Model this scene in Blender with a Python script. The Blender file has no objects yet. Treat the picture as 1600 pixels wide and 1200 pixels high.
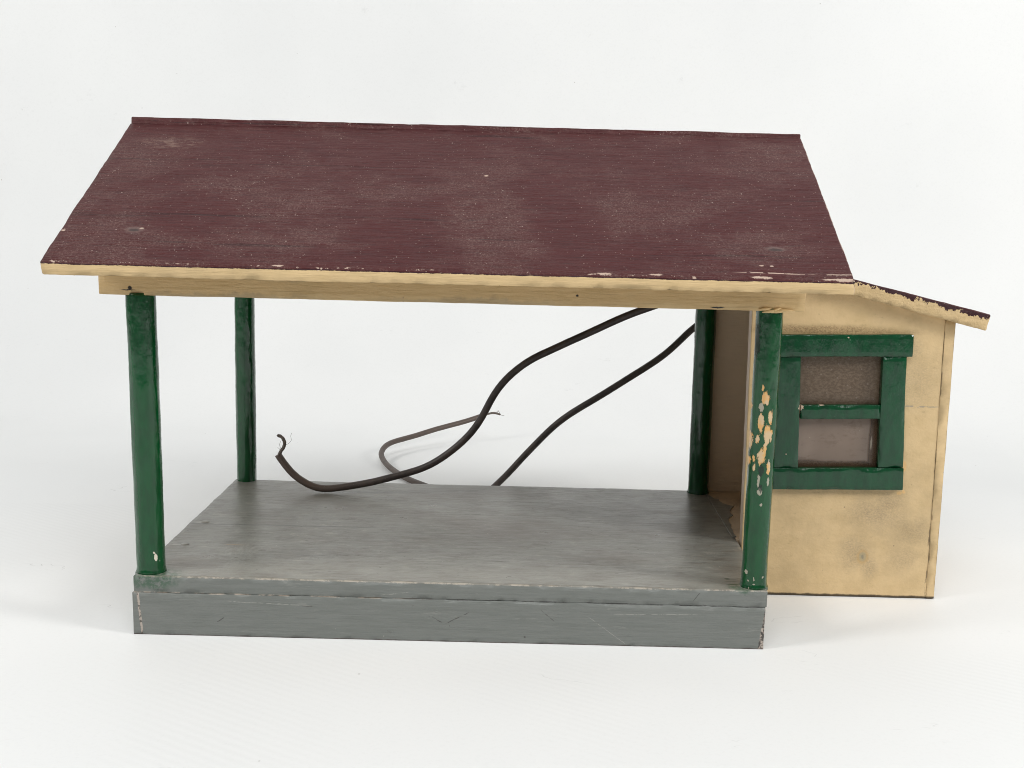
import bpy, math
from mathutils import Vector, Matrix, noise as mnoise

S = bpy.context.scene
COL = S.collection

# ------------------------------------------------------------------ node helper
class G:
    """Small builder for procedural materials; positions are the building's own coordinates in metres."""
    def __init__(self, name):
        self.m = bpy.data.materials.new(name); self.m.use_nodes = True
        self.t = self.m.node_tree; self.t.nodes.clear()
        self.out = self.t.nodes.new('ShaderNodeOutputMaterial')
        self.bs = self.t.nodes.new('ShaderNodeBsdfPrincipled')
        self.t.links.new(self.bs.outputs[0], self.out.inputs[0])
        self.co = self.t.nodes.new('ShaderNodeTexCoord').outputs['Object']
        self._sep = None; self._dist = {}
    def n(self, t): return self.t.nodes.new(t)
    def put(self, sock, v):
        if isinstance(v, bpy.types.NodeSocket): self.t.links.new(v, sock)
        elif isinstance(v, tuple) and len(v) == 3 and sock.type == 'RGBA': sock.default_value = (*v, 1)
        else: sock.default_value = v
    def math(self, op, a, b=0.0, c=0.0, clamp=False):
        x = self.n('ShaderNodeMath'); x.operation = op; x.use_clamp = clamp
        self.put(x.inputs[0], a); self.put(x.inputs[1], b); self.put(x.inputs[2], c)
        return x.outputs[0]
    def add(self, a, b): return self.math('ADD', a, b)
    def sub(self, a, b): return self.math('SUBTRACT', a, b)
    def mul(self, a, b): return self.math('MULTIPLY', a, b)
    def mx(self, *a):
        r = a[0]
        for b in a[1:]: r = self.math('MAXIMUM', r, b)
        return r
    def vec(self, op, a, b=(0, 0, 0)):
        x = self.n('ShaderNodeVectorMath'); x.operation = op
        self.put(x.inputs[0], a); self.put(x.inputs[1], b)
        return x.outputs['Value'] if op in ('LENGTH', 'DOT_PRODUCT') else x.outputs[0]
    def xyz(self, i):
        if not self._sep:
            self._sep = self.n('ShaderNodeSeparateXYZ'); self.put(self._sep.inputs[0], self.co)
        return self._sep.outputs[i]
    def noise(self, scale, detail=4, rough=.55, s3=(1, 1, 1), off=(0, 0, 0), dist=0, color=False):
        v = self.vec('MULTIPLY', self.co, s3)
        if any(off): v = self.vec('ADD', v, off)
        x = self.n('ShaderNodeTexNoise'); self.put(x.inputs['Vector'], v)
        x.inputs['Scale'].default_value = scale; x.inputs['Detail'].default_value = detail
        x.inputs['Roughness'].default_value = rough; x.inputs['Distortion'].default_value = dist
        return x.outputs['Color' if color else 0]
    def voro(self, scale, s3=(1, 1, 1)):
        x = self.n('ShaderNodeTexVoronoi'); self.put(x.inputs['Vector'], self.vec('MULTIPLY', self.co, s3))
        x.inputs['Scale'].default_value = scale
        return x.outputs['Distance'], x.outputs['Color']
    def rng(self, v, lo, hi, a=0.0, b=1.0):
        x = self.n('ShaderNodeMapRange'); x.interpolation_type = 'SMOOTHSTEP'
        self.put(x.inputs[0], v)
        for i, q in enumerate((lo, hi, a, b)): self.put(x.inputs[1 + i], q)
        return x.outputs[0]
    def mix(self, f, a, b):
        x = self.n('ShaderNodeMix'); x.data_type = 'RGBA'
        self.put(x.inputs[0], f); self.put(x.inputs[6], a); self.put(x.inputs[7], b)
        return x.outputs[2]
    def warped(self, amp, scale):
        k = (amp, scale)
        if k not in self._dist:
            c = self.vec('SUBTRACT', self.noise(scale, 5, .65, color=True, off=(3.1, 7.7, 1.3)), (.5, .5, .5))
            self._dist[k] = self.vec('ADD', self.co, self.vec('MULTIPLY', c, (amp * 2, amp * 2, amp * 2)))
        return self._dist[k]
    def blob(self, c, r, soft=.35, amp=.004, scale=120):
        """Ragged ellipsoidal patch; a radius of 9 means 'any' on that axis."""
        v = self.vec('SUBTRACT', self.warped(amp, scale), tuple(c))
        v = self.vec('DIVIDE', v, tuple(r))
        return self.rng(self.vec('LENGTH', v), 1 + soft, 1 - soft)
    def blobs(self, L, **k):
        return self.mx(*[self.blob(c, r, **k) for c, r in L])
    def flakes(self, L, amp=.0016, scale=200, n=330, s3=(1, 1, .38), k=1.9, off=(1, 2, 5), cut=.94):
        """Torn paint: a field round each seed point broken up by stretched noise."""
        f = None
        for c, r in L:
            v = self.vec('LENGTH', self.vec('DIVIDE', self.vec('SUBTRACT', self.warped(amp, scale), tuple(c)), tuple(r)))
            f = v if f is None else self.math('MINIMUM', f, v)
        f = self.add(f, self.mul(self.sub(self.noise(n, 5, .75, s3, off=off), .5), k))
        return self.rng(f, cut, cut-.10)
    def specks(self, scale, keep, size, s3=(1, 1, 1)):
        d, c = self.voro(scale, s3)
        s = self.n('ShaderNodeSeparateColor'); self.put(s.inputs[0], c)
        return self.mul(self.rng(d, size, self.mul(size, .5)), self.math('LESS_THAN', s.outputs[0], keep))
    def bump(self, h, dist, prev=None, strength=1.0):
        x = self.n('ShaderNodeBump'); self.put(x.inputs['Height'], h)
        x.inputs['Distance'].default_value = dist; x.inputs['Strength'].default_value = strength
        if prev is not None: self.put(x.inputs['Normal'], prev)
        return x.outputs[0]
    def done(self, color, rough=.5, normal=None, spec=.5, **k):
        self.put(self.bs.inputs['Base Color'], color); self.put(self.bs.inputs['Roughness'], rough)
        self.bs.inputs['Specular IOR Level'].default_value = spec
        if normal is not None: self.put(self.bs.inputs['Normal'], normal)
        for n_, v in k.items(): self.put(self.bs.inputs[n_.replace('_', ' ')], v)
        return self.m

ANY = 9.0; HP_ = .0386

# ------------------------------------------------------------------ mesh helpers
def hexmesh(c, r=.0006, step=.004, jit=.00012, chip=.0006, cf=160, seed=0.0, steps=None):
    """Rounded, slightly uneven board between 8 corners: c[x][y][z] order 000,100,010,110,001,101,011,111."""
    c = [Vector(p) for p in c]
    L = [(c[1]-c[0]).length, (c[2]-c[0]).length, (c[4]-c[0]).length]
    ax = []
    for i, l in enumerate(L):
        rr = min(r, l * .3)
        st = steps[i] if steps else step
        k = max(1, int(round((l - 2*rr) / st)))
        ax.append([0, rr*.4] + [rr + (l-2*rr)*j/k for j in range(k+1)] + [l-rr*.4, l])
    idx, vs, fs = {}, [], []
    n = [len(a) for a in ax]
    def pos(i, j, k):
        p = [ax[0][i], ax[1][j], ax[2][k]]
        d = [0, 0, 0]; q = [0, 0, 0]; zone = 0
        for a in range(3):
            rr = min(r, L[a]*.3)
            q[a] = min(max(p[a], rr), L[a]-rr); d[a] = p[a]-q[a]
            if abs(d[a]) > 1e-9: zone += 1
        dl = math.sqrt(sum(x*x for x in d)); m = max(abs(x) for x in d)
        if dl > 0: p = [q[a] + d[a]/dl*m for a in range(3)]
        u, v, w = (p[a]/L[a] for a in range(3))
        P = Vector((0, 0, 0))
        for t in range(8):
            f = (u if t & 1 else 1-u)*(v if t & 2 else 1-v)*(w if t & 4 else 1-w)
            P += c[t]*f
        s = Vector((seed, seed*1.7, seed*.3))
        nz = mnoise.noise_vector(P*45+s)*jit*2.2 + mnoise.noise_vector(P*260+s)*jit
        if zone >= 2 and chip > 0:
            ctr = Vector((0, 0, 0))
            for a in range(3):
                if abs(d[a]) > 1e-9:
                    e = (c[1]-c[0], c[2]-c[0], c[4]-c[0])[a].normalized()
                    ctr -= e*(1 if d[a] > 0 else -1)
            a1 = mnoise.noise(P*cf+s*3); a2 = mnoise.noise(P*cf*3.1+s)
            nz += ctr*(max(0, a1-.12)*chip*2 + max(0, a2-.2)*chip)
        return P+nz
    def V(i, j, k):
        if (i, j, k) not in idx:
            idx[(i, j, k)] = len(vs); vs.append(pos(i, j, k))
        return idx[(i, j, k)]
    for j in range(n[1]-1):
        for i in range(n[0]-1):
            fs.append((V(i,j,0), V(i,j+1,0), V(i+1,j+1,0), V(i+1,j,0)))
            k = n[2]-1
            fs.append((V(i,j,k), V(i+1,j,k), V(i+1,j+1,k), V(i,j+1,k)))
    for k in range(n[2]-1):
        for i in range(n[0]-1):
            fs.append((V(i,0,k), V(i+1,0,k), V(i+1,0,k+1), V(i,0,k+1)))
            j = n[1]-1
            fs.append((V(i,j,k), V(i,j,k+1), V(i+1,j,k+1), V(i+1,j,k)))
        for j in range(n[1]-1):
            fs.append((V(0,j,k), V(0,j,k+1), V(0,j+1,k+1), V(0,j+1,k)))
            i = n[0]-1
            fs.append((V(i,j,k), V(i,j+1,k), V(i,j+1,k+1), V(i,j,k+1)))
    return vs, fs

def quadboard(q, y0, y1, **k):
    """Board whose front outline is the x/z quad (bottom-left, bottom-right, top-right, top-left)."""
    (a, b, c_, d) = q
    C = []
    for zz in (0, 1):
        for yy in (y0, y1):
            for xx in (0, 1):
                p = (d if xx == 0 else c_) if zz else (a if xx == 0 else b)
                C.append((p[0], yy, p[1]))
    return hexmesh(C, **k)

def boxboard(x0, x1, y0, y1, z0, z1, **k):
    return quadboard([(x0, z0), (x1, z0), (x1, z1), (x0, z1)], y0, y1, **k)

def postmesh(b, t, r, seed, seg=40, flat=.05):
    b, t = Vector(b), Vector(t); H = (t-b).length; nr = int(H/.0022)
    vs, fs = [], []
    for i in range(nr+1):
        u = i/nr; P = b.lerp(t, u)
        for j in range(seg):
            a = 2*math.pi*j/seg
            rr = r*(1 - flat*(.5+.5*math.cos(7*a+seed*2))*.5)
            zz = P.z-b.z; rr += .0011*math.exp(-max(0, zz-.0008)/.0011)*(1+.8*mnoise.noise(Vector((a*2, seed, 1)))) + .0004*max(0, mnoise.noise(Vector((math.cos(a)*3, math.sin(a)*3, P.z*22+seed))))
            p = Vector((P.x+rr*math.cos(a), P.y+rr*math.sin(a), P.z))
            q = Vector((p.x*1, p.y, p.z*.35))
            k = mnoise.noise(q*130+Vector((seed,)*3))*.00035 + mnoise.noise(p*420+Vector((seed,)*3))*.00014
            p += Vector((math.cos(a), math.sin(a), 0))*k
            vs.append(p)
    for i in range(nr):
        for j in range(seg):
            j2 = (j+1) % seg
            fs.append((i*seg+j, i*seg+j2, (i+1)*seg+j2, (i+1)*seg+j))
    fs.append(tuple(reversed(range(seg)))); fs.append(tuple(range(nr*seg, (nr+1)*seg)))
    return vs, fs

def catmull(pts, per=10, smooth=0):
    P = [Vector(p) for p in pts]; P = [P[0]*2-P[1]] + P + [P[-1]*2-P[-2]]
    o = []
    for i in range(1, len(P)-2):
        for k in range(per):
            t = k/per; a, b, c, d = P[i-1:i+3]
            o.append(.5*((2*b)+(c-a)*t+(2*a-5*b+4*c-d)*t*t+(3*b-a-3*c+d)*t**3))
    o.append(P[-2])
    if smooth: o = [p + mnoise.noise_vector(p*28)*.0016 for p in o[:-1]] + o[-1:]
    for _ in range(smooth):
        o = [o[0]]+[(o[i-1]+o[i]*2+o[i+1])/4 for i in range(1, len(o)-1)]+[o[-1]]
    return o

def tube(pts, r, seg=14, jit=0.0, taper=None):
    n = len(pts); vs, fs = [], []
    up = Vector((.3, .9, .2)).normalized()
    for i, p in enumerate(pts):
        t = (pts[min(i+1, n-1)]-pts[max(i-1, 0)]).normalized()
        up = (up - t*up.dot(t)).normalized(); s = t.cross(up)
        R = r*(taper(i/(n-1)) if taper else 1)
        for j in range(seg):
            a = 2*math.pi*j/seg
            o = up*math.cos(a)+s*math.sin(a)
            vs.append(p+o*(R + (mnoise.noise(p*300+o*2)*jit if jit else 0)))
    for i in range(n-1):
        for j in range(seg):
            j2 = (j+1) % seg
            fs.append((i*seg+j, i*seg+j2, (i+1)*seg+j2, (i+1)*seg+j))
    fs.append(tuple(reversed(range(seg)))); fs.append(tuple(range((n-1)*seg, n*seg)))
    return vs, fs

def join(*ms):
    V, F = [], []
    for v, f in ms:
        o = len(V); V += list(v); F += [tuple(i+o for i in q) for q in f]
    return V, F

def link(name, vf, mat, parent=None, smooth=True, origin=None):
    """Links one mesh object; vertices stay in the building's coordinates so textures line up across parts."""
    me = bpy.data.meshes.new(name)
    me.from_pydata([tuple(v) for v in vf[0]], [], vf[1]); me.validate(); me.update()
    if smooth: me.polygons.foreach_set('use_smooth', [True]*len(me.polygons))
    me.materials.append(mat)
    o = bpy.data.objects.new(name, me); COL.objects.link(o)
    if parent: 
        o.parent = parent
        off = Vector((0, 0, 0)); q = parent
        while q: off += q.location; q = q.parent
        o.location = -off
    return o

def tag(o, **k):
    for a, b in k.items(): o[a] = b
    return o

# ------------------------------------------------------------------ materials
CREAM = (.67, .490, .266); MAROON = (.080, .026, .026); PRIMER = (.56, .39, .31)

def cream_colour(g, along='x', canvas=False):
    s3 = (1, 1, 1.5) if canvas else (1, 1, 9) if along == 'x' else (9, 1, 1)
    c = g.mix(g.rng(g.noise(60, 5, .6, s3), .35, .75), CREAM, (.60, .434, .226))
    c = g.mix(g.mul(g.rng(g.noise(22, 5, .65, off=(5, 2, 8)), .45, .75), .45), c, (.42, .31, .17))
    c = g.mix(g.mul(g.rng(g.noise(240, 3, .6, s3), .64, .74), .22), c, (.27, .19, .10))
    return g.mix(g.mul(g.specks(320, .015, .22), .6), c, (.16, .115, .07))

def painted_roof(name, nrm, d0, chips, streak=(5, 90, 90), extra=None, edge=.0013, ragged=.00035, nscale=230, rough_edge=0, thick=.0011):
    """Maroon on the upper face of a board, cream on its edges and underside; boundary ragged where the paint ends.
    nrm/d0: plane of the upper face."""
    g = G(name)
    depth = g.sub(d0, g.vec('DOT_PRODUCT', g.co, nrm))           # 0 on the upper face, positive below it
    st = g.noise(6, 6, .65, streak)
    st2 = g.noise(16, 4, .6, streak, off=(4, 4, 4))
    c = g.mix(g.rng(st, .32, .68), (.062, .0135, .0145), (.084, .0220, .0222))
    c = g.mix(g.mul(g.rng(st2, .56, .66), .6), c, (.034, .012, .014))
    c = g.mix(g.mul(g.rng(g.noise(11, 5, .7, streak, off=(2, 8, 1)), .58, .70), .30), c, (.17, .095, .085))
    gv = g.noise(5, 5, .7, (.8, 42, 42), off=(6, 2, 3), dist=.5)
    c = g.mix(g.mul(g.rng(gv, .60, .66), .7), c, (.026, .009, .010))
    c = g.mix(g.mul(g.rng(g.noise(30, 4, .7, (1, 3, 3), off=(2, 2, 7)), .60, .72), .35), c, (.045, .011, .013))
    # dust: broad patches with soft edges, fine grain inside them
    big = g.rng(g.noise(11, 7, .72, (1, 1.3, 1.3), off=(1.5, 0, 0), dist=.25), .44, .62)
    gr = g.rng(g.noise(800, 3, .85), .47, .62)
    dust = g.add(g.mul(gr, .06), g.mul(big, g.add(.03, g.mul(gr, .28))))
    if extra: dust = extra(g, dust, gr)
    c = g.mix(dust, c, (.30, .225, .195))
    c = g.mix(g.mul(g.specks(300, .045, g.add(.05, g.mul(g.noise(150, 1), .22)), ), .65), c, (.52, .42, .37))
    c = g.mix(g.mul(g.specks(700, .10, .28), .6), c, (.45, .36, .31))
    # edges
    nz = g.noise(nscale, 5, .72, off=(9, 1, 2))
    lim = g.add(thick, g.mul(g.sub(nz, .5), ragged*4))
    cr = cream_colour(g)
    e = g.rng(depth, g.sub(lim, .0001), g.add(lim, .0001))
    dark = g.mul(g.rng(depth, .0004, .0007), .65 if thick < .005 else 0.0)
    c = g.mix(dark, c, (.02, .008, .012))
    c = g.mix(e, c, cr)
    if extra:
        nl = g.blobs([((.0076, .0002, .2551), (.0030, .0014, ANY)), ((.3917, -.0037, .2527), (.0042, .0011, ANY))], soft=.35, amp=.0010, scale=300)
        rim = g.blobs([((.0076, .0006, .2551), (.0052, .0030, ANY)), ((.3920, -.0028, .2527), (.0058, .0022, ANY))], soft=.4, amp=.0012, scale=300)
        c = g.mix(g.mul(rim, .25), c, (.33, .27, .24)); c = g.mix(g.mul(nl, .85), c, (.05, .036, .034))
        wn = g.mul(g.blob((.0006, .0995, .3146), (.016, .006, ANY), soft=.7, amp=.004, scale=90), g.rng(g.noise(260, 4, .7, (.5, 1.5, 1)), .46, .6))
        c = g.mix(g.mul(wn, .28), c, (.45, .32, .25))
    if chips: 
        m = chips(g, depth)
        c = g.mix(m, c, g.mix(g.noise(260, 4, .7), (.40, .27, .21), (.66, .52, .42)))
    h = g.add(g.add(st, g.mul(st2, .5)), g.sub(g.mul(g.noise(160, 3, .7), .5), g.mul(gv, .9)))
    nrmal = g.bump(h if not rough_edge else g.add(h, g.mul(g.noise(230, 4, .75, off=(3, 9, 4)), rough_edge)), .0006, strength=.9)
    return g.done(c, g.add(.40, g.mul(dust, .5)), nrmal, .18)

RN = Vector((0, -.572, 1)).normalized()
RD = RN.dot(Vector((0, -.031, .2364)))
def roof_extra(g, dust, gr):
    more = g.blobs([((.2178, .022, ANY*0+.267), (.030, .030, ANY)), ((.235, .000, .255), (.042, .016, ANY)), ((.225,-.016,.247),(.018,.012,ANY)),
                    ((.1043, -.004, .253), (.05, .012, ANY)), ((.0006, .1002, .3146), (.016, .006, ANY)),
                    ((.41, .104, .316), (.022, .012, ANY)), ((.385, .00, .255), (.035, .016, ANY))], soft=.35, amp=.022, scale=30)
    less = g.blobs([((.160, -.0187, .2437), (.026, .011, ANY)), ((.175, -.013, .2437), (.022, .012, ANY)), ((.15, .004, .2437), (.02, .012, ANY)),
                    ((.270, .010, .27), (.024, .026, ANY)), ((.300, -.012, .25), (.030, .016, ANY)), ((.262, .035, .25), (.022, .010, ANY)),
                    ((.035, .020, .265), (.030, .022, ANY)), ((.04, -.02, .24), (.02, .008, ANY))], soft=.3, amp=.010, scale=45)
    d = g.math('MAXIMUM', dust, g.mul(more, g.mul(g.rng(g.noise(60, 5, .75, (1, 2, 1), off=(4, 4, 9)), .30, .56), g.add(.05, g.mul(gr, .32)))))
    return g.mul(d, g.sub(1.0, g.mul(less, .88)))
def roof_chips(g, depth):
    y, x = g.xyz(1), g.xyz(0)
    n1 = g.noise(70, 5, .75, (1, .3, .3), off=(2, 3, 1)); n2 = g.noise(320, 4, .7, off=(7, 0, 0))
    along = g.add(g.mul(g.sub(n1, .5), 1.2), g.mul(g.sub(n2, .5), .9))
    lip = g.rng(g.sub(g.mul(g.sub(along, .08), .0042), g.math('ABSOLUTE', g.add(y, .0306))), -.0001, .0003)
    lip = g.mul(lip, g.math('LESS_THAN', depth, .0014))
    ch = g.blobs([((.4265, -.0300, .237), (.012, .0010, .0025)), ((.288, -.0300, .2365), (.0045, .0010, .002)), ((.1005, -.0300, .2365), (.0035, .0007, .002)),
                  ((.318, -.0298, .237), (.004, .0008, .003)), ((.3785, -.0298, .237), (.006, .0008, .003))], soft=.2, amp=.0012, scale=500)
    ln = g.mul(g.blob((.387, -.0258, .2394), (.020, .00042, ANY), soft=.4, amp=.0004, scale=500), g.rng(g.noise(260, 2, off=(1, 1, 1)), .40, .46))
    ln2 = g.mul(g.blob((.423, -.0256, .2394), (.013, .00036, ANY), soft=.4, amp=.0004, scale=500), g.rng(g.noise(260, 2, off=(1, 5, 1)), .42, .48))
    dots = g.blobs([((.3805, -.0195, .243), (.0013, .0006, ANY)), ((.3865, -.0195, .243), (.0011, .0006, ANY)), ((.2153, .0681, .2955), (.0013, .0008, ANY)),
                    ((.0115, .0022, .255), (.0014, .0006, ANY)), ((-.0342,-.0015,.255),(.0012,.0008,ANY))], soft=.3, amp=.0005, scale=600)
    side = g.mul(g.math('GREATER_THAN', g.add(x, g.mul(g.noise(160, 5, .8, off=(3, 3, 3)), .0032)), .43395), .8)
    return g.mx(lip, ch, ln, ln2, dots, side)

def make_roof_mat():
    m = painted_roof('maroon_roof_paint', tuple(RN), RD, roof_chips, extra=roof_extra)
    return m

def cream(name, along='x', dirt_and_shading=None, canvas=False):
    g = G(name)
    c = cream_colour(g, along, canvas)
    if dirt_and_shading: c = dirt_and_shading(g, c)
    s3 = (1, 1, 1.6) if canvas else (1, 1, 8) if along == 'x' else (8, 1, 1)
    h = g.noise(70, 5, .6, s3)
    n = g.bump(g.add(h, g.mul(g.noise(420, 3, .65), .35)), .0007, strength=.7)
    return g.done(c, .5, n, .4)

def wall_dirt_and_bands(g, c):
    grain = g.rng(g.noise(650, 3, .8, (1, 1, 1.6)), .36, .66)
    def sm(L, a, col, **k):
        nonlocal c
        c = g.mix(g.mul(g.mul(g.blobs(L, **k), g.add(.30, g.mul(grain, .65))), a), c, col)
    sm([((.497, .1, .0625), (.018, ANY, .010)), ((.507, .1, .071), (.010, ANY, .006))], .45, (.14, .115, .095), soft=.85, amp=.007, scale=60)
    sm([((.484, .1, .0335), (.010, ANY, .011)), ((.495, .1, .022), (.005, ANY, .008))], .45, (.15, .125, .10), soft=.85, amp=.006, scale=70)
    sm([((.525, .1, .049), (.013, ANY, .008)), ((.520, .1, .030), (.01, ANY, .008))], .36, (.17, .14, .10), soft=.85, amp=.007, scale=70)
    sm([((.5165, .1, .180), (.0055, ANY, .009)), ((.520, .1, .160), (.012, ANY, .018))], .38, (.20, .165, .12), soft=.85, amp=.006, scale=70)
    sm([((.455, .1, .194), (.05, ANY, .0032))], .8, (.16, .085, .028), soft=.6, amp=.002, scale=90)  # dark brown band just above the window head
    sm([((.470, .1, .222), (.05, ANY, .008))], .3, (.33, .24, .13), soft=.6, amp=.006, scale=60)  # darker band along the top of the wall
    sm([((.47, .1, .079), (.04, ANY, .003))], .35, (.2, .14, .08), soft=.7, amp=.002, scale=90)  # darker band just below the sill
    # knot showing through the paint
    k1 = g.blob((.4907, .1, .0305), (.0042, ANY, .0052), soft=.25, amp=.001, scale=300)
    k2 = g.blob((.4907, .1, .0305), (.0026, ANY, .0034), soft=.3, amp=.001, scale=300)
    c = g.mix(g.mul(k1, .6), c, (.50, .32, .13)); c = g.mix(g.mul(k2, .85), c, (.40, .33, .20)); k3 = g.blob((.4907, .1, .0305), (.0010, ANY, .0016), soft=.3, amp=.001, scale=300); c = g.mix(g.mul(k3, .7), c, (.24, .22, .16))
    # bare chips by the sill's end
    ch = g.blobs([((.5155, .1, .098), (.0016, ANY, .0040)), ((.5135, .1, .0785), (.0018, ANY, .0012)), ((.5165, .1, .0795), (.0012, ANY, .0014))], soft=.3, amp=.0012, scale=400)
    c = g.mix(g.mul(ch, .8), c, (.74, .47, .20))
    pen = g.mul(g.blob((.523, .1, .1415), (.013, ANY, .0006), soft=.5, amp=.0012, scale=150), g.rng(g.noise(300, 2), .45, .55))
    c = g.mix(g.mul(pen, .55), c, (.20, .21, .21))
    raw = g.math('GREATER_THAN', g.xyz(1), .1035)
    c = g.mix(g.mul(raw, .9), c, g.mix(g.noise(60, 4, .6, (1, 1, 3)), (.62, .50, .40), (.46, .36, .28)))
    fray = g.mul(g.rng(g.add(g.xyz(0), g.mul(g.noise(260, 4, .8, (1, 1, .5)), .0035)), .5386, .5394), g.rng(g.noise(90, 4, .7, (1, 1, .5), off=(2, 5, 5)), .47, .56))
    c = g.mix(g.mul(fray, .75), c, (.11, .075, .04))
    # shadow gap under the wall, painted black along the bottom edge
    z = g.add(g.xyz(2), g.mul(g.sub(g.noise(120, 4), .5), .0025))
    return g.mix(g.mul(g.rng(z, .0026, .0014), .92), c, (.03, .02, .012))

def beam_dirt_and_shade(g, c):
    x = g.xyz(0)
    c = g.mix(.42, c, (.42, .29, .125))  # shade of the eave over the beam, put into the colour
    c = g.mix(g.mul(g.rng(g.noise(9, 6, .75, (1, 1, 30), off=(3, 0, 6)), .55, .66), .5), c, (.26, .18, .075))
    c = g.mix(g.mul(g.rng(g.noise(40, 6, .7, (1, 1, 14), off=(8, 0, 0)), .5, .7), .45), c, (.36, .24, .085))
    c = g.mix(g.mul(g.blobs([((.10, 0, .23), (.03, ANY, .004)), ((.21, 0, .216), (.05, ANY, .0025)), ((.06, 0, .216), (.05, ANY, .002))], soft=.6, amp=.006, scale=90), .45), c, (.22, .185, .12))
    hole = g.blobs([((.0025, .004, .2195), (.0013, ANY, .0013)), ((.0015, .004, .2183), (.0045, ANY, .0003)), ((.2745,.004,.2215),(.0008,ANY,.0007)), ((.36,.004,.2165),(.004,ANY,.0005))], soft=.3, amp=.0006, scale=500)
    tear = g.blob((.399, .004, .2165), (.013, ANY, .0028), soft=.4, amp=.002, scale=300)
    c = g.mix(g.mul(tear, .7), c, (.66, .47, .23))
    return g.mix(hole, c, (.015, .012, .01))

def interior_lift(g, c):
    return g.mix(.7, c, (.76, .63, .50))  # cream made paler to stand in for light missing inside the cabin

def grey_paint():
    g = G('grey_floor_paint')
    st = g.noise(10, 6, .65, (3, 14, 40)); st2 = g.noise(30, 4, .6, (1.2, 9, 30), off=(2, 2, 2))
    c = g.mix(g.rng(st, .35, .7), (.182, .191, .177), (.156, .166, .152))
    z = g.xyz(2); y = g.xyz(1); x = g.xyz(0)
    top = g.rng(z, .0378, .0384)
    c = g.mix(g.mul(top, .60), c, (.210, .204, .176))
    fine = g.noise(60, 5, .72, (.9, 3.6, 6), off=(1, 4, 4))
    c = g.mix(g.mul(g.rng(fine, .50, .64), g.mul(top, .28)), c, (.12, .113, .10))
    c = g.mix(g.mul(g.rng(fine, .47, .35), g.mul(top, .20)), c, (.34, .326, .29))
    mot = g.noise(120, 5, .78, (.55, 1, 1), off=(8, 3, 3))
    c = g.mix(g.mul(g.rng(mot, .50, .68), g.mul(top, .75)), c, (.105, .092, .076))
    c = g.mix(g.mul(g.rng(mot, .44, .30), g.mul(top, .55)), c, (.38, .36, .32))
    pit = g.mul(g.specks(150, .10, .14, (.5, 1, 1)), g.mul(top, .8))
    c = g.mix(pit, c, (.05, .04, .032))
    dst = g.mul(g.specks(330, .09, .16), g.mul(top, g.rng(x, .27, .39)))
    c = g.mix(g.mul(dst, .7), c, (.50, .47, .42))
    wear_and_light = g.noise(9, 5, .65, (1, 1.6, 1), off=(7, 3, 1))
    c = g.mix(g.mul(g.rng(wear_and_light, .48, .68), g.mul(top, .62)), c, (.125, .108, .086))
    c = g.mix(g.mul(g.rng(g.add(y, g.mul(g.sub(wear_and_light, .5), .06)), .05, .012), g.mul(top, .35)), c, (.33, .315, .275))  # front band painted paler, as light reaching in under the eave
    scu = g.mul(g.rng(g.noise(26, 6, .8, (.5, 2.2, 1), off=(2, 6, 3)), .60, .66), g.mul(top, .45))
    c = g.mix(scu, c, (.12, .085, .06))
    c = g.mix(g.mul(g.rng(g.noise(26, 6, .7, (1, 2.2, 1)), .45, .7), g.mul(top, .5)), c, (.16, .145, .125))
    c = g.mix(g.mul(g.rng(st2, .58, .74), g.add(.06, g.mul(top, .5))), c, (.10, .098, .09))
    c = g.mix(g.mul(g.rng(g.noise(45, 5, .6, (1, 3, 3), off=(6, 1, 1)), .58, .75), g.add(.12, g.mul(top, .4))), c, (.30, .29, .265))
    # worn pale band and bare wood along the front arris
    arr = g.mul(g.rng(g.math('ABSOLUTE', g.sub(g.add(z, g.mul(g.sub(g.noise(420, 4, .8), .5), .0016)), .0384)), .0006, .0003), g.rng(y, .0022, .0012))
    ch = g.rng(g.noise(90, 6, .8, (1, 1, 1), off=(3, 2, 1)), .47, .56)
    c = g.mix(g.mul(g.mul(arr, ch), .65), c, (.50, .44, .36))
    # crack between the two front boards
    seam = g.mul(g.rng(g.math('ABSOLUTE', g.sub(g.add(z, g.mul(g.sub(g.noise(60, 3), .5), .0008)), .02805)), .0006, .0003), g.rng(g.noise(70, 4, .7, off=(1, 9, 2)), .46, .56))
    c = g.mix(g.mul(g.mul(seam, g.rng(y, .003, .0015)), .8), c, g.mix(g.rng(x, .12, .2), (.55, .46, .37), (.09, .085, .08)))
    # plank seam, nail blisters, splinter and scrapes on the floor
    se = g.mul(g.rng(g.math('ABSOLUTE', g.sub(g.add(y, g.mul(g.sub(g.noise(14, 3), .5), .006)), .1185)), .0013, .0006), g.rng(x, .17, .10))
    c = g.mix(g.mul(g.mul(se, top), .7), c, (.06, .058, .055))
    pl = g.mul(g.rng(g.noise(24, 5, .75, (1, 1, 6), off=(9, 5, 2)), .60, .66), g.mul(g.math('LESS_THAN', z, .0375), .35))
    c = g.mix(pl, c, (.30, .30, .275))
    nail = g.blobs([((.0085, .1215, .0386), (.0055, .0026, ANY)), ((.009, .0665, .0386), (.005, .0018, ANY))], soft=.25, amp=.0008, scale=300)
    c = g.mix(g.mul(nail, .45), c, (.36, .35, .32))
    spl = g.blob((.0465, .0690, .0386), (.0062, .0006, ANY), soft=.3, amp=.0006, scale=300)
    c = g.mix(g.mul(spl, .75), c, (.33, .19, .06))
    rub = g.mul(g.blob((.055, .045, .0386), (.012, .03, ANY), soft=.7, amp=.004, scale=80), g.rng(g.noise(130, 3, .6, (3, 1, 1)), .45, .6))
    c = g.mix(g.mul(rub, .35), c, (.33, .325, .30))
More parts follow.
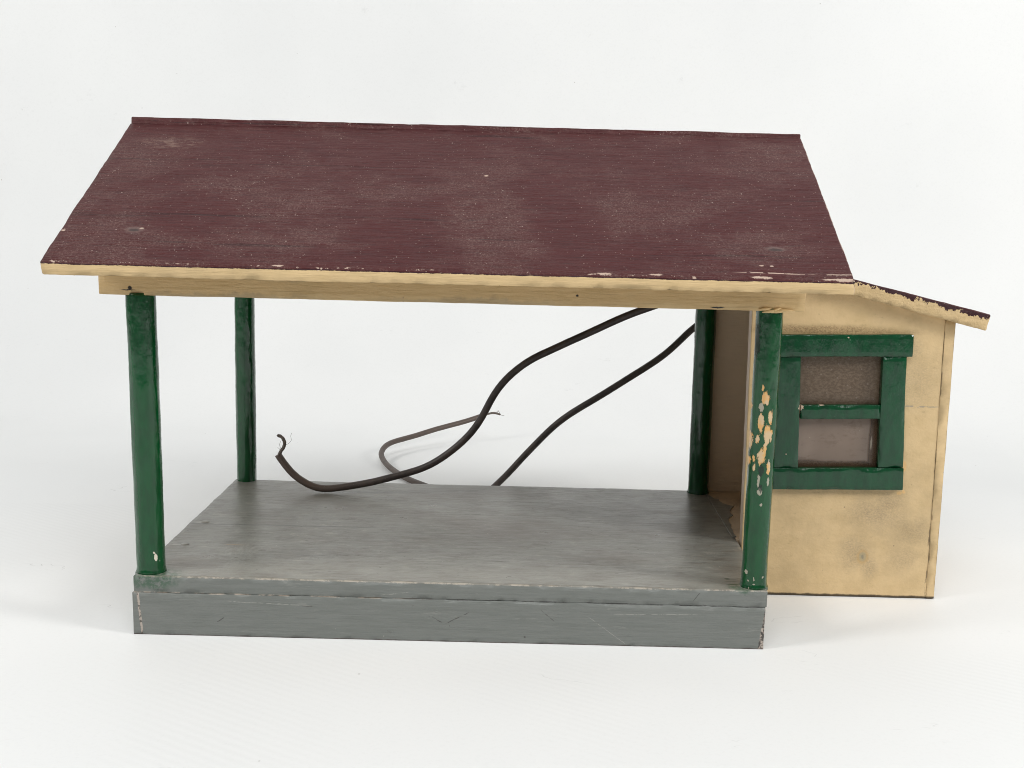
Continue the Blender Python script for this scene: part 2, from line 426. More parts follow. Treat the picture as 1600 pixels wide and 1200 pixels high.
    # green slopped round the foot of the front posts
    gs = g.mul(g.blobs([((.012, .004, .0365), (.017, .013, .0065)), ((.386, .006, .0386), (.009, .008, .002))], soft=.4, amp=.006, scale=220), g.rng(g.noise(260, 4, .7), .36, .56))
    c = g.mix(g.mul(gs, .75), c, (.035, .095, .05))
    grn = g.blobs([((.3785, .0225, .0386), (.0016, .0016, ANY)), ((.3805, .0115, .0386), (.0034, .0012, ANY)), ((.380,.017,.0386),(.004,.0005,ANY))], soft=.3, amp=.0008, scale=400)
    c = g.mix(grn, c, (.045, .075, .045))
    def line(cx, cy, cz, lx, w, ang, ax=1):
        ca, sa = math.cos(ang), math.sin(ang)
        u = g.sub(x, cx); v = g.sub(y if ax == 1 else z, cy if ax == 1 else cz)
        a_ = g.add(g.mul(u, ca), g.mul(v, sa)); p_ = g.sub(g.mul(v, ca), g.mul(u, sa))
        p_ = g.add(p_, g.mul(g.sub(wob, .5), w*5))
        return g.mul(g.rng(g.math('ABSOLUTE', p_), w, w*.4), g.rng(g.math('ABSOLUTE', a_), lx, lx*.7))
    wob = g.noise(90, 3, .6, off=(5, 5, 1)); brk = g.rng(g.noise(220, 3, .7, off=(6, 1, 8)), .40, .54)
    dk = g.mx(line(.205, 0, .016, .009, .0004, .5, 2), line(.192, 0, .0145, .004, .0004, -.5, 2), line(.262, 0, .019, .006, .0003, -.7, 2), line(.355, 0, .033, .005, .0003, .9, 2),
              line(.055, 0, .011, .003, .0004, .6, 2), line(.11, 0, .0215, .004, .0004, 0, 2))
    c = g.mix(g.mul(g.mul(dk, g.mul(brk, g.math('LESS_THAN', y, .004))), .8), c, (.05, .045, .04))
    lt = g.mx(line(.300, 0, .010, .017, .00025, -.62, 2), line(.165, 0, .031, .010, .0003, .12, 2), line(.085, 0, .0225, .030, .0003, -.03, 2), line(.33, 0, .0215, .03, .0003, .02, 2))
    c = g.mix(g.mul(g.mul(lt, g.mul(brk, g.math('LESS_THAN', y, .004))), .5), c, (.42, .41, .37))
    ds = g.mx(line(.20, .16, 0, .05, .0012, .03), line(.30, .075, 0, .04, .0010, -.05), line(.12, .05, 0, .03, .0011, .04), line(.26, .20, 0, .05, .0016, 0), line(.33, .17, 0, .03, .0012, .3), line(.07, .19, 0, .02, .0012, -.4))
    c = g.mix(g.mul(g.mul(ds, g.mul(brk, top)), .6), c, (.07, .06, .05))
    st_ = g.mul(g.blobs([((.105, .170, HP_), (.012, .010, ANY)), ((.24, .125, HP_), (.05, .022, ANY)), ((.31, .06, HP_), (.03, .014, ANY)), ((.03, .03, HP_), (.02, .012, ANY)), ((.385, .03, HP_), (.012, .02, ANY)), ((.17, .215, HP_), (.03, .012, ANY))], soft=.7, amp=.012, scale=50), top)
    c = g.mix(g.mul(st_, .38), c, (.105, .082, .058))
    # broken end grain at the ends of the front board
    lft = g.sub(.0052, g.mul(z, .085)); nz = g.mul(g.sub(g.noise(330, 4, .7), .5), .0022)
    crk = g.mul(g.rng(g.math('ABSOLUTE', g.sub(g.add(x, g.mul(nz, .7)), lft)), .0008, .0005), g.math('LESS_THAN', z, .0275))
    crk = g.mul(crk, g.rng(y, .003, .0015))
    c = g.mix(g.mul(crk, .8), c, g.mix(g.rng(g.noise(300, 2), .52, .62), (.48, .40, .34), (.09, .075, .06)))
    rgt = g.sub(.3995, g.mul(g.sub(.0275, z), .125))
    rk = g.mul(g.rng(g.sub(g.add(x, nz), rgt), -.0004, .0003), g.math('LESS_THAN', z, .0275))
    c = g.mix(g.mul(rk, g.mul(g.math('LESS_THAN', y, .0045), .9)), c, g.mix(g.rng(g.noise(420, 3, .7), .42, .6), (.045, .035, .03), (.50, .42, .36)))
    c = g.mix(g.mul(g.specks(360, .02, .2), .6), c, (.42, .39, .35))
    c = g.mix(g.mul(g.specks(230, .02, .2), .8), c, (.05, .045, .04))
    scr = g.mul(g.rng(g.noise(55, 6, .8, (1.2, 1, 1.6), off=(5, 5, 2), dist=1.2), .64, .68), .5)
    c = g.mix(scr, c, (.10, .095, .085))
    c = g.mix(g.mul(g.rng(g.add(z, g.mul(g.sub(g.noise(150, 3), .5), .002)), .0009, .0002), .8), c, (.07, .04, .035))  # contact shadow painted as a thin dark line at the foot
    h = g.add(g.add(st, g.mul(st2, .8)), g.mul(fine, .5))
    n = g.bump(g.add(h, g.mul(mot, .8)), .0006, strength=.7)
    return g.done(c, g.add(.20, g.mul(g.noise(40, 4), .26)), n, .5)

def green_paint(name, chips=None, base=(.0015, .064, .017), hs=(2.2, 2.2, .7)):
    g = G(name)
    st = g.noise(60, 5, .6, (3, 3, 1))
    c = g.mix(g.rng(st, .35, .7), base, (base[0]*1.6, base[1]*.72, base[2]*.8))
    c = g.mix(g.mul(g.rng(g.noise(35, 6, .7, (2, 2, 1), off=(4, 1, 2)), .52, .72), .22), c, (.010, .078, .036))
    c = g.mix(g.mul(g.rng(g.noise(150, 4, .7, (1.5, 1.5, .8), off=(1, 6, 2)), .68, .74), .5), c, (.002, .02, .012))
    c = g.mix(g.mul(g.specks(260, .03, .12, (1, 1, .6)), .5), c, (.26, .34, .28))
    rough = g.add(.06, g.mul(g.rng(g.noise(90, 4), .4, .75), .18))
    h = g.add(g.noise(70, 4, .55, hs), g.mul(g.noise(330, 3, .6), .15))
    if chips:
        c, m = chips(g, c)
        h = g.sub(h, g.mul(m, .6)); rough = g.add(rough, g.mul(m, .3))
    n = g.bump(h, .0007, strength=.8)
    return g.done(c, rough, n, .5)

def post_chips(g, c):
    P = [(.3915, .1615, .0034, .0055), (.395, .149, .0022, .0052), (.3892, .146, .0030, .0075), (.3936, .139, .0034, .0082), (.3842, .1344, .0022, .0070),
         (.3908, .125, .0036, .0066), (.3957, .117, .0020, .0048), (.3862, .1227, .0014, .0028), (.3842, .1210, .0014, .0030), (.384, .1554, .0010, .0024)]
    m = g.flakes([((x+.0012, .003, z), (a*.70, ANY, b*.92)) for x, z, a, b in P] + [((.3905, .003, .168), (.0008, ANY, .0022)), ((.3935, .003, .130), (.0012, ANY, .0030)), ((.3890, .003, .1350), (.0010, ANY, .0035)), ((.3972, .003, .138), (.0009, ANY, .0040)), ((.3880, .003, .1170), (.0008, ANY, .0025))], n=420, s3=(1.3, 1.3, .42), k=2.1)
    col = g.mix(g.rng(g.noise(160, 3, .6), .42, .62), (.66, .38, .13), (.60, .44, .26))
    c = g.mix(m, c, col)
    w = g.flakes([((.391, .003, .108), (.0009, ANY, .0052)), ((.3921, .003, .102), (.0016, ANY, .0024)), ((.3848, .003, .0969), (.0006, ANY, .0016)),
                 ((.3905, .003, .1555), (.0016, ANY, .003)), ((.3935, .003, .0935), (.0008, ANY, .0012)), ((.397, .003, .1085), (.0009, ANY, .0030)), ((.3969, .003, .1215), (.0006, ANY, .002)),
                 ((.3871, .003, .0491), (.0009, ANY, .0015)), ((.3882, .003, .044), (.0008, ANY, .0006)), ((.3917, .003, .0454), (.0004, ANY, .0016)), ((.3919, .003, .042), (.0008, ANY, .0005)),
                 ((.3973, .003, .0464), (.0007, ANY, .0008)), ((.3888, .003, .0392), (.0005, ANY, .0006))], n=800, s3=(1, 1, .6), k=1.6)
    c = g.mix(g.mul(w, .7), c, (.50, .45, .36))
    d = g.flakes([((.3921, .003, .1155), (.0017, ANY, .004)), ((.3925, .003, .1040), (.0010, ANY, .003)), ((.3862, .003, .196), (.0016, ANY, .010))], n=600, s3=(1, 1, .5), k=2.0, off=(8, 2, 1))
    c = g.mix(g.mul(d, .75), c, (.012, .018, .014))
    return c, g.mx(m, w, d)

def lint_chip(g, c):
    x = g.xyz(1)
    m = g.mul(g.flakes([((.0134, .002, .0495), (.0010, ANY, .0028)), ((.0128, .002, .0527), (.0006, ANY, .0010))], n=700, k=1.2), g.math('LESS_THAN', x, .1))
    return g.mix(m, c, (.66, .62, .5)), m

def bar_chip(g, c):
    m = g.flakes([((.4385, .098, .1392), (.0017, ANY, .0022)), ((.4300, .098, .1055), (.0005, ANY, .0005)), ((.468, .098, .1895), (.0010, ANY, .0006)), ((.453,.098,.1411),(.002,ANY,.0004))], n=600, s3=(1, 1, 1), k=1.6)
    return g.mix(m, c, (.56, .44, .33)), m

def pane_mat(name, dusty_or_lit):
    g = G(name)
    if dusty_or_lit:
        c = g.mix(g.rng(g.noise(420, 4, .8, (1, 1, 1.6)), .38, .68), (.115, .077, .048), (.19, .138, .096))
        c = g.mix(g.mul(g.specks(420, .16, .32), .5), c, (.28, .23, .19)); al, ro = .86, .42
    else:
        sme = g.noise(40, 5, .75, (1, 1, 2), off=(4, 4, 4))
        edge = g.math('MAXIMUM', g.rng(g.sub(g.add(g.xyz(0), g.mul(g.noise(90, 3), .002)), .0), .4895, .4915), g.rng(g.add(g.xyz(2), g.mul(g.noise(90, 3), .003)), .1032, .1010))
        c = g.mix(edge, g.mix(g.rng(g.noise(26, 3), .3, .7), (.31, .235, .19), (.24, .178, .138)), (.10, .06, .036))
        scr = g.blob((.4915, .1, .114), (.0006, ANY, .0045), soft=.4, amp=.0004, scale=300)
        c = g.mix(g.mul(g.rng(sme, .52, .66), .45), c, (.13, .09, .06)); c = g.mix(g.mul(g.specks(400, .06, .25), .5), c, (.42, .36, .30))
        c = g.mix(g.mul(scr, .7), c, (.45, .40, .33)); al, ro = .8, .24
    n = g.bump(g.noise(60, 3), .0006, strength=.5)
    return g.done(c, ro, n, .5, Alpha=al)

def wire_mat():
    g = G('aged_rubber_insulation')
    c = g.mix(g.rng(g.noise(70, 5, .65), .35, .7), (.030, .022, .020), (.062, .046, .040))
    dusty_or_lit = g.mx(g.mul(g.rng(g.xyz(0), .14, .055), g.math('LESS_THAN', g.xyz(1), .25)), g.rng(g.xyz(1), .33, .44))  # paler where the wire lies clear of the roof, light put into colour
    c = g.mix(g.mul(dusty_or_lit, g.rng(g.noise(90, 4, .7), .15, .5)), c, (.088, .063, .050))
    c = g.mix(g.mul(g.specks(500, .08, .25), .4), c, (.2, .17, .15))
    return g.done(c, g.add(.38, g.mul(g.noise(120, 3), .2)), g.bump(g.noise(300, 4, .6), .0003), .5)

def strand_mat():
    g = G('tarnished_strand')
    c = g.mix(g.noise(500, 3), (.06, .05, .045), (.22, .18, .15))
    return g.done(c, .5, None, .5, Metallic=.5)

def paper_mat():
    g = G('white_paper')
    c = g.mix(g.rng(g.noise(3, 4, .5), .3, .7), (.85, .853, .845), (.81, .815, .81))
    c = g.mix(g.mul(g.specks(9, .03, .012), .5), c, (.35, .33, .30))
    scuff = g.mul(g.rng(g.noise(18, 5, .7, (1, 2.2, 1), off=(2, 2, 0)), .63, .72), g.rng(g.noise(160, 3, .7, (1, 3, 1)), .5, .62))
    c = g.mix(g.mul(scuff, .22), c, (.50, .50, .49))
    n1 = g.noise(7, 4, .55, (1, 2.4, 1), off=(3, 8, 0)); n2 = g.noise(13, 3, .6, off=(6, 1, 0))
    ln = g.mul(g.rng(g.math('ABSOLUTE', g.sub(n1, .52)), .0022, .0008), g.rng(n2, .60, .66))
    c = g.mix(g.mul(g.mul(ln, g.math('LESS_THAN', g.xyz(1), .5)), .45), c, (.40, .40, .39))
    c = g.mix(g.mul(g.specks(60, .05, .06), .55), c, (.30, .28, .25))
    rib = g.n('ShaderNodeTexWave'); g.put(rib.inputs['Vector'], g.vec('MULTIPLY', g.co, (1, 1.7, 1))); rib.bands_direction = 'DIAGONAL'
    rib.inputs['Scale'].default_value = 55; rib.inputs['Distortion'].default_value = .6
    c = g.mix(g.mul(g.mul(rib.outputs[1], g.rng(g.noise(4, 3, .5, off=(1, 4, 0)), .45, .65)), g.mul(.10, g.math('LESS_THAN', g.xyz(1), .3))), c, (.62, .62, .61))
    c = g.mix(g.mul(g.rng(g.noise(380, 2, .7), .5, .7), .10), c, (.66, .66, .65))
    return g.done(c, .62, g.bump(g.noise(5, 3, .5), .0015, strength=.35), .3)

def side_dirt_and_gap(g, c):
    x, z = g.xyz(0), g.xyz(2)
    face = g.sub(x, g.sub(.5446, g.mul(z, .0051)))               # 0 at the outer arris
    nz = g.mul(g.sub(g.noise(140, 5, .75, (1, 1, .5)), .5), .003)
    c = g.mix(g.mul(g.rng(g.add(face, nz), -.0006, -.0001), .45), c, (.20, .14, .08))
    inner = g.sub(x, g.sub(.5388, g.mul(z, .0130)))
    c = g.mix(g.mul(g.mul(g.rng(g.add(inner, nz), .0008, .0002), g.rng(g.noise(70, 4, .7, (1, 1, .6)), .50, .58)), .6), c, (.12, .085, .05))
    c = g.mix(g.mul(g.rng(g.noise(45, 5, .7), .45, .7), .35), c, (.36, .26, .15))
    return g.mix(g.mul(g.rng(z, .0026, .0014), .9), c, (.03, .02, .012))  # bottom edge painted black as the shadow gap beneath

M = dict(roof=make_roof_mat(), grey=grey_paint(), beam=cream('cream_beam_paint', 'x', beam_dirt_and_shade), wall=cream('cream_wall_paint', 'x', wall_dirt_and_bands, True),
         inner=cream('lightened_cream_paint', 'x', interior_lift), side=cream('cream_end_paint', 'z', side_dirt_and_gap, True), green=green_paint('green_gloss_paint', lint_chip),
         chipped=green_paint('chipped_green_gloss_paint', post_chips), frame=green_paint('green_window_paint', bar_chip, (.0018, .058, .019)),
         dusty_or_lit=pane_mat('dusty_film', True), film=pane_mat('brown_film', False), wire=wire_mat(), strand=strand_mat(), paper=paper_mat())
M['inner'].name = 'lightened_inside_paint'

# ------------------------------------------------------------------ the setting: one sheet of white paper swept up behind
def sweep():
    prof = [(-2.2, 0), (.55, 0)]
    R, y0 = .30, .62
    for i in range(0, 25):
        a = math.pi/2*i/24
        prof.append((y0+R*math.sin(a), R-R*math.cos(a)))
    prof.append((y0+R, 2.4))
    fine = []
    for (a, b) in zip(prof, prof[1:]):
        k = max(1, int(math.hypot(b[0]-a[0], b[1]-a[1])/.05))
        for j in range(k): fine.append((a[0]+(b[0]-a[0])*j/k, a[1]+(b[1]-a[1])*j/k))
    fine.append(prof[-1])
    nx = 80; vs, fs = [], []
    for (y, z) in fine:
        for i in range(nx+1):
            x = -2.4+5.3*i/nx
            vs.append((x, y, z))
    w = nx+1
    for r in range(len(fine)-1):
        for i in range(nx):
            fs.append((r*w+i, r*w+i+1, (r+1)*w+i+1, (r+1)*w+i))
    return vs, fs
tag(link('backdrop', sweep(), M['paper']), kind='structure')

# ------------------------------------------------------------------ the model building
B = bpy.data.objects.new('model_building', None); COL.objects.link(B)
B.location = (.26, .125, 0); B.empty_display_size = .1
tag(B, label='weathered wooden toy building with maroon roof, green posts, grey platform and small cream cabin', category='model building')

W, HP, D = .400, .0386, .2525
link('plinth', join(hexmesh([(-.0006, 0, 0), (W-.0005, 0, 0), (0, .012, 0), (W, .012, 0), (-.0006, 0, .0279), (W-.0004, 0, .0279), (0, .012, .0279), (W, .012, .0279)], r=.0003, step=.003, chip=.0005),
                    boxboard(.0, .012, .0122, D-.0122, 0, .0277, step=.01), boxboard(W-.012, W, .0122, D-.0122, 0, .0277, step=.01),
                    boxboard(.0, W, D-.012, D, 0, .0277, step=.01)), M['grey'], B)
link('deck', hexmesh([(.0004, .0000, .0280), (W+.0003, -.0001, .0280), (-.0006, D, .0279), (W, D, .0279), (.0004, .0001, HP), (W+.0003, .0000, HP), (-.0006, D, HP), (W, D, HP)], r=.0004, step=.003, chip=.0007, seed=2), M['grey'], B)

# posts (bottom, top); each leans a little
for name, b, t, r, m in (('post', (.0082, .0115, HP-.001), (.0064, .0118, .2165), .0089, M['green']),
                         ('post', (.3934, .0108, HP-.001), (.3938, .0111, .2165), .0082, M['chipped']),
                         ('post', (.0090, .2512, HP-.012), (.0092, .2512, .2400), .0082, M['green']),
                         ('post', (.3925, .2475, HP-.001), (.3915, .2475, .2400), .0086, M['green'])):
    link(name, postmesh(b, t, r, b[0]*31+b[1]*57+1), m, B)
p = [o for o in B.children if o.name.startswith('post')]
p[1]['label'] = 'green post with orange chips of bare wood'

def slivers():
    out = []
    for i, (x, z, a, l) in enumerate([(.3925, .2152, .5, .012), (.397, .2150, .25, .015), (.401, .2158, -.1, .012), (.3955, .2160, .7, .009), (.389, .2163, .1, .008)]):
        pts = [Vector((x+l*(u-.5)*math.cos(a), .0036-.0006*math.sin(u*3), z+l*(u-.5)*math.sin(a)*.35)) for u in (0, .25, .5, .75, 1)]
        out.append(tube(pts, .0009, 8, .0004, lambda u: .25+1.1*u*(1-u)*3))
    return join(*out)
link('beam', join(hexmesh([(-.0166, .0040, .2151), (.4134, .0040, .2151), (-.0166, .0190, .2151), (.4134, .0190, .2151), (-.0168, .0040, .2450), (.4137, .0040, .2450), (-.0168, .0190, .2450), (.4137, .0190, .2450)], r=.0006, step=.004, chip=.0005, seed=5), slivers()), M['beam'], B)
link('beam', boxboard(-.0166, .4134, .2380, .2530, .2160, .2450, step=.008, seed=8), M['beam'], B)

# roof: front panel, and a rear panel whose upper edge closes the ridge
XL, XR = -.0362, .4327
link('roof_panel', hexmesh([(XL+.0008, -.0310, .2284), (XR, -.0310, .2284), (XL, .1240, .3168), (XR, .1240, .3175),
                            (XL-.0002, -.0314, .2364), (XR, -.0314, .2364), (XL, .1240, .3250), (XR, .1240, .3262)], r=.0008, step=.0036, jit=.00016, chip=.0007, seed=11), M['roof'], B)
BN = Vector((0, .596, 1)).normalized()
def back_chips(g, depth):
    return g.mul(g.rng(g.noise(90, 5, .75, off=(1, 1, 4)), .66, .70), g.math('GREATER_THAN', g.xyz(1), .27))
g_back = painted_roof('maroon_rear_roof_paint', tuple(BN), BN.dot(Vector((0, .1242, .3296))), back_chips, thick=.0095, ragged=.0)
link('roof_panel', hexmesh([(XL, .1243, .3160), (XR, .1243, .3165), (XL, .2830, .2280), (XR, .2830, .2280),
                            (XL, .1262, .3298), (XR, .1262, .3295), (XL, .2835, .2364), (XR, .2835, .2364)], r=.0009, step=.0042, jit=.00014, chip=.0007, cf=40, seed=17), g_back, B)

# cabin
SL = .2325                                                     # fall of the cabin roof
def under(x): return .2303 - (x-.4697)*SL - .0105
def front_wall():
    y0, y1 = .1029, .1125
    hx, hz = (.4335, .4985), (.0925, .1795)
    x0, x1 = .4029, .5386
    xs = sorted(set([x0, x0+.0005] + [x0+(x1-x0)*i/44 for i in range(1, 44)] + [x1-.0003, x1] + list(hx)))
    us = sorted(set([0, .004] + [i/60 for i in range(1, 60)] + [1]))
    zs = sorted(set([0.0004, .0012] + [.2*i/66 for i in range(1, 66)] + list(hz)))
    rows = [z for z in zs if z < .2000]
    vs, fs, idx = [], [], {}
    top = len(rows)
    def P(i, k, s):
        if (i, k, s) in idx: return idx[(i, k, s)]
        x = xs[i]
        z = rows[k] if k < top else under(x)+.001
        xx = x - (.0106*(z-.0386) if i < 2 else 0) - (.0026*(z/.2) if i > 2 and x > .5 else 0)*((x-.5)/.0385 if x > .5 else 0)
        y = y0 if s == 0 else y1
        v = Vector((xx, y, z)); v += mnoise.noise_vector(v*40)*.00025+mnoise.noise_vector(v*240)*.00008
        if k == 0: v.z = .0003+.0006*max(0, mnoise.noise(v*50)); 
        if i == 0 or k == 0:
            v.y += .0003 if s == 0 else -.0003
        idx[(i, k, s)] = len(vs); vs.append(v); return idx[(i, k, s)]
    solid = lambda i, k: 0 <= i < len(xs)-1 and 0 <= k < top and not (xs[i] >= hx[0]-1e-6 and xs[i+1] <= hx[1]+1e-6 and rows[k] >= hz[0]-1e-6 and (k+1 < top and rows[k+1] <= hz[1]+1e-6))
    for i in range(len(xs)-1):
        for k in range(top):
            if not solid(i, k): continue
            fs.append((P(i,k,0), P(i+1,k,0), P(i+1,k+1,0), P(i,k+1,0)))
            fs.append((P(i,k,1), P(i,k+1,1), P(i+1,k+1,1), P(i+1,k,1)))
            if not solid(i-1, k): fs.append((P(i,k,0), P(i,k+1,0), P(i,k+1,1), P(i,k,1)))
            if not solid(i+1, k): fs.append((P(i+1,k,0), P(i+1,k,1), P(i+1,k+1,1), P(i+1,k+1,0)))
            if not solid(i, k-1): fs.append((P(i,k,0), P(i,k,1), P(i+1,k,1), P(i+1,k,0)))
            if not solid(i, k+1): fs.append((P(i,k+1,0), P(i+1,k+1,0), P(i+1,k+1,1), P(i,k+1,1)))
    return vs, fs
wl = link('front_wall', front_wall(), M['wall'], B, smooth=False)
link('side_wall', hexmesh([(.5388, .1024, .0004), (.5446, .1026, .0004), (.5388, .2600, .0004), (.5446, .2600, .0004),
                           (.5362, .1024, .2036), (.5436, .1026, .2020), (.5362, .2600, .2036), (.5436, .2600, .2020)], r=.0003, step=.004, chip=.0005, seed=21), M['side'], B)
link('back_wall', quadboard([(.3985, .0004), (.5384, .0004), (.5360, under(.536)+.0005), (.3985, under(.4)+.0005)], .2538, .2600, step=.006, chip=.0002, seed=23), M['inner'], B)

def cabin_floor_mat():
    g = G('cabin_floor_paint')
    c = g.mix(.6, cream_colour(g), (.44, .36, .30))
    c = g.mix(g.mul(g.rng(g.noise(60, 5, .7), .48, .66), .4), c, (.26, .19, .14))
    n = g.bump(g.noise(300, 3), .0003)
    return g.done(c, .45, n, .45)
link('cabin_floor', boxboard(W+.0006, .5358, .1128, .2536, HP-.006, HP-.0002, step=.006, chip=.0), cabin_floor_mat(), B)

LAP = [(.3985, .2500), (.3999, .2480), (.4012, .2330), (.4030, .2262), (.4066, .2246), (.4058, .2190), (.4076, .2128), (.4098, .2085), (.4148, .2030), (.4118, .1960), (.4098, .1895), (.4084, .1830), (.4094, .1760), (.4060, .1700), (.4042, .1660),
       (.4030, .1560), (.4036, .1490), (.4018, .1430), (.4020, .1330), (.4012, .1270), (.4016, .1180), (.3985, .1170)]
def paint_lap():
    n = len(LAP); z0, z1 = HP-.0006, HP+.00035
    vs = [(x, y, z0) for x, y in LAP] + [(x, y, z1) for x, y in LAP]
    return vs, [tuple(range(n)), tuple(reversed(range(n, 2*n)))] + [(i, i+n, (i+1) % n+n, (i+1) % n) for i in range(n)]
link('paint_lap', paint_lap(), M['grey'], B, smooth=False)
def dome(c, r, hgt):
    vs, fs = [], []
    for i in range(6):
        for j in range(20):
            a = 2*math.pi*j/20; q = math.cos(i/5*math.pi/2*.98)
            vs.append((c[0]+r*q*math.cos(a)*1.15, c[1]+r*q*math.sin(a), c[2]-.0004+(hgt+.0004)*math.sin(i/5*math.pi/2)))
    fs = [(i*20+j, i*20+(j+1) % 20, (i+1)*20+(j+1) % 20, (i+1)*20+j) for i in range(5) for j in range(20)] + [tuple(range(100, 120))]
    return vs, fs
link('nail', dome((.0105, .1225, HP), .0032, .0009), M['grey'], B)
link('nail', dome((.0125, .0675, HP), .0030, .0008), M['grey'], B)

CN = Vector((SL, 0, 1)).normalized()
def cabin_chips(g, depth):
    return g.mul(g.rng(g.noise(260, 4, .75), .64, .68), g.math('LESS_THAN', depth, .002))
g_cab = painted_roof('maroon_cabin_roof_paint', tuple(CN), CN.dot(Vector((.4697, 0, .2303))), None, streak=(90, 5, 90), thick=.0028, ragged=.0042, nscale=170, rough_edge=1.6)
def zt(x): return .2303-(x-.4697)*SL
x0, x1 = .4085, .5645
link('cabin_roof', hexmesh([(x0, .0950, zt(x0)-.0105), (x1-.0022, .0950, zt(x1)-.0112), (x0, .2680, zt(x0)-.0105), (x1-.0022, .2680, zt(x1)-.0112),
                            (x0, .0950, zt(x0)), (x1, .0950, zt(x1)), (x0, .2680, zt(x0)), (x1, .2680, zt(x1))], r=.0009, step=.0026, jit=.0003, chip=.0010, seed=29), g_cab, B)
# board that closes the gable above the cabin roof, under the main roof
def gable():
    y = [.0200, .1225, .2370]; vs, fs = [], []
    zt_ = lambda yy: (.2284+(yy+.031)*.572-.0012) if yy < .124 else (.2280+(.283-yy)*.555-.0014)
    for x in (.4022, .4078):
        vs += [(x, y[0], .2175), (x, y[2], .2175), (x, y[2], zt_(y[2])), (x, y[1], zt_(y[1])), (x, y[0], zt_(y[0]))]
    fs = [(0, 4, 3, 2, 1), (5, 6, 7, 8, 9)] + [(i, (i+1) % 5, (i+1) % 5+5, i+5) for i in range(5)]
    return vs, fs
link('gable_panel', gable(), M['side'], B, smooth=False)

# window: stiles are the frame; head, sill, bar and panes belong to it
FY = .0990
k = dict(r=.0004, step=.003, jit=.00012, chip=.0004)
win = link('window', quadboard([(.4219, .0956), (.4390, .0960), (.4361, .1752), (.4206, .1748)], FY, .1048, seed=31, **k), M['frame'], B)
link('window_stile', quadboard([(.4957, .0975), (.5135, .0980), (.5100, .1772), (.4936, .1768)], FY, .1048, seed=33, **k), M['frame'], win)
link('window_head', quadboard([(.4200, .1751), (.5138, .1775), (.5135, .1929), (.4200, .1906)], FY-.0008, .1046, seed=35, **k), M['frame'], win)
link('window_sill', quadboard([(.4200, .0800), (.5143, .0817), (.5137, .0976), (.4200, .0953)], FY-.0008, .1046, seed=37, **k), M['frame'], win)
link('glazing_bar', quadboard([(.4384, .1311), (.4953, .1325), (.4949, .1424), (.4384, .1411)], FY+.0004, .1045, seed=39, **k), M['frame'], win)
def pane(z0, z1): return boxboard(.4342, .4980, .1052, .1057, z0, z1, r=.0001, step=.01, jit=.0001, chip=0)
link('pane', pane(.1395, .1790), M['dusty_or_lit'], win)
link('pane', pane(.0930, .1335), M['film'], win)

# ------------------------------------------------------------------ the two loose wires
R1 = .0029
w1 = [[.4000, .186, .2260], [.3700, .187, .2130], [.3410, .188, .2008], [.3169, .191, .1905], [.2926, .195, .1774], [.268, .199, .1647], [.2481, .202, .1546], [.2307, .205, .1394], [.2191, .207, .1248],
      [.2091, .209, .1069], [.198, .21, .0896], [.1826, .212, .074], [.1618, .213, .061], [.1357, .214, .0526], [.1096, .214, .0465], [.0844, .214, .0427], [.0701, .215, .0453], [.0579, .216, .0517], [.0499, .217, .0599], [.0432, .218, .0690]]
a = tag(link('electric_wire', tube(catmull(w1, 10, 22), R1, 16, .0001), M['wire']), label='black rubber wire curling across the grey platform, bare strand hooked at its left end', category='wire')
def strands(base, n=8, r=.00048, tw=.00095):
    c = catmull(base, 8); o = []
    for s in range(n):
        a0 = 2*math.pi*s/n; pts = []
        for i, p_ in enumerate(c):
            t = (c[min(i+1, len(c)-1)]-c[max(i-1, 0)]).normalized(); u = t.orthogonal().normalized(); v = t.cross(u)
            ang = a0+i*.28; sp = tw*(1+.25*mnoise.noise(p_*500+Vector((s, 0, 0))))
            pts.append(p_+u*math.cos(ang)*sp+v*math.sin(ang)*sp)
        cut = len(pts)-(s % 3)
        o.append(tube(pts[:cut], r, 6))
    return o
def hair(pts, r=.00012): return tube(catmull(pts, 6), r, 5)
e1 = strands([(.0440, .2178, .0680), (.0455, .2175, .0715), (.0482, .2172, .0755), (.0487, .2172, .0800), (.0463, .2175, .0838), (.0428, .218, .0850)])
link('bare_strand', join(*e1, hair([(.0480, .217, .0765), (.0520, .217, .0785), (.0545, .2165, .0815), (.0540, .2165, .0850), (.0550, .2165, .0875)]),
                         hair([(.0455, .217, .072), (.0445, .216, .0745), (.0430, .216, .0750)]), hair([(.0465, .217, .073), (.0450, .216, .0775), (.0462, .216, .0810)])), M['strand'], a)
w2 = [[.4000, .2700, .1890], [.3838, .272, .1738], [.3658, .274, .1555], [.3422, .277, .1367], [.3157, .282, .1179], [.2887, .288, .0998], [.2697, .294, .0821], [.2532, .3, .0631], [.2365, .306, .0437], [.2194, .313, .0244],
      [.2050, .325, .0100], [.1850, .345, .0036], [.1580, .372, .0026], [.1330, .402, .0026], [.1165, .43, .0028], [.1013, .46, .0044], [.0915, .490, .0075], [.0907, .505, .0105], [.0958, .522, .0140], [.1155, .55, .0160], [.1488, .58, .0215], [.1806, .6, .0281], [.1964, .61, .0319]]
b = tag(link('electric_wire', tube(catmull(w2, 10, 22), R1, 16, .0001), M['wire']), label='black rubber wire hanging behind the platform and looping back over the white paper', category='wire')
e2 = strands([(.1950, .6095, .0317), (.2010, .611, .0336), (.2065, .612, .0345), (.2110, .613, .0337), (.2150, .614, .0325)], n=7, r=.00045, tw=.0008)
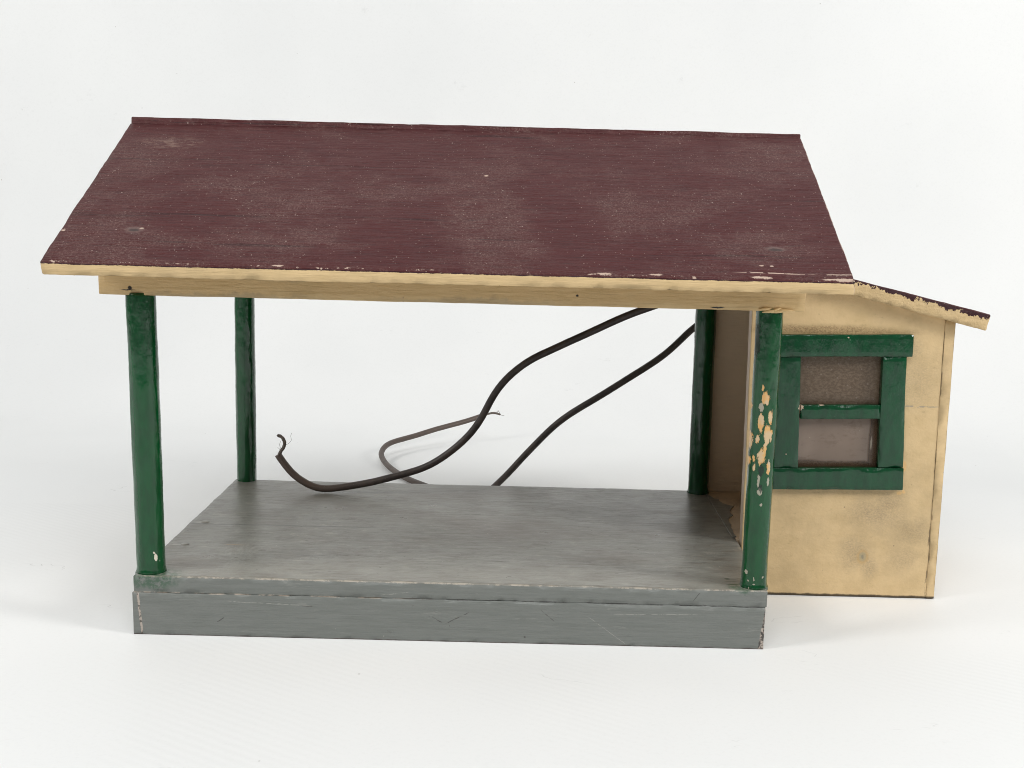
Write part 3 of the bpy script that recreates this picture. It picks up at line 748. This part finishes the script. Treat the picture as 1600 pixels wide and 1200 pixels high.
link('bare_strand', join(*e2, hair([(.2105, .613, .0335), (.2110, .612, .0365), (.2130, .612, .0375)], .0002), hair([(.214, .614, .0328), (.217, .614, .0315), (.2195, .614, .0312)], .0002),
                         hair([(.209, .613, .034), (.2125, .613, .036), (.2140, .613, .035)], .0003)), M['strand'], b)

# ------------------------------------------------------------------ lamps: two softboxes in front left and right, one overhead
def area(name, loc, aim, size, power, col=(1, 1, 1), sy=None):
    l = bpy.data.lights.new(name, 'AREA'); l.shape = 'RECTANGLE'; l.size = size; l.size_y = sy or size
    l.energy = power; l.color = col
    o = bpy.data.objects.new(name, l); COL.objects.link(o); o.location = loc
    o.rotation_euler = (Vector(aim)-Vector(loc)).to_track_quat('-Z', 'Y').to_euler()
    return o
area('softbox_light', (-1.25, -.60, 1.08), (.2, .15, .1), .42, 13.0, (1, .985, .96))
area('softbox_light', (1.75, -.50, .92), (.3, .15, .1), .42, 15.3, (1, .985, .96))
area('ceiling_light', (.25, -.95, 1.75), (.25, .25, 0), 1.3, 19, (.97, .99, 1))

wd = bpy.data.worlds.new('World'); S.world = wd; wd.use_nodes = True
bg = wd.node_tree.nodes['Background']; bg.inputs[0].default_value = (.95, .98, 1, 1); bg.inputs[1].default_value = .19

# ------------------------------------------------------------------ camera
cam = bpy.data.cameras.new('camera'); co = bpy.data.objects.new('camera', cam); COL.objects.link(co)
R_ = Vector((.9996888, .00202112, .02486389)); U_ = Vector((-.02487307, .15686435, .98730689)); F_ = Vector((.0019048, .98761809, -.15686581))
mw = Matrix((R_, U_, -F_)).transposed().to_4x4(); mw.translation = Vector((.24544, -.67732, .27468)); co.matrix_world = mw
cam.sensor_width = 36; cam.lens = 1750.894/1600*36; cam.shift_x = -.01694; cam.clip_start = .01; cam.clip_end = 50
S.camera = co
S.view_settings.view_transform = 'Standard'; S.view_settings.look = 'None'; S.view_settings.exposure = .07; S.view_settings.gamma = 1
S.view_settings.use_curve_mapping = False

S.cycles.filter_width = 1.0; S.cycles.denoising_prefilter = 'NONE'; S.cycles.denoising_input_passes = 'RGB_ALBEDO_NORMAL'; S.cycles.max_bounces = 7; S.cycles.diffuse_bounces = 4; S.cycles.glossy_bounces = 3; S.cycles.transparent_max_bounces = 6
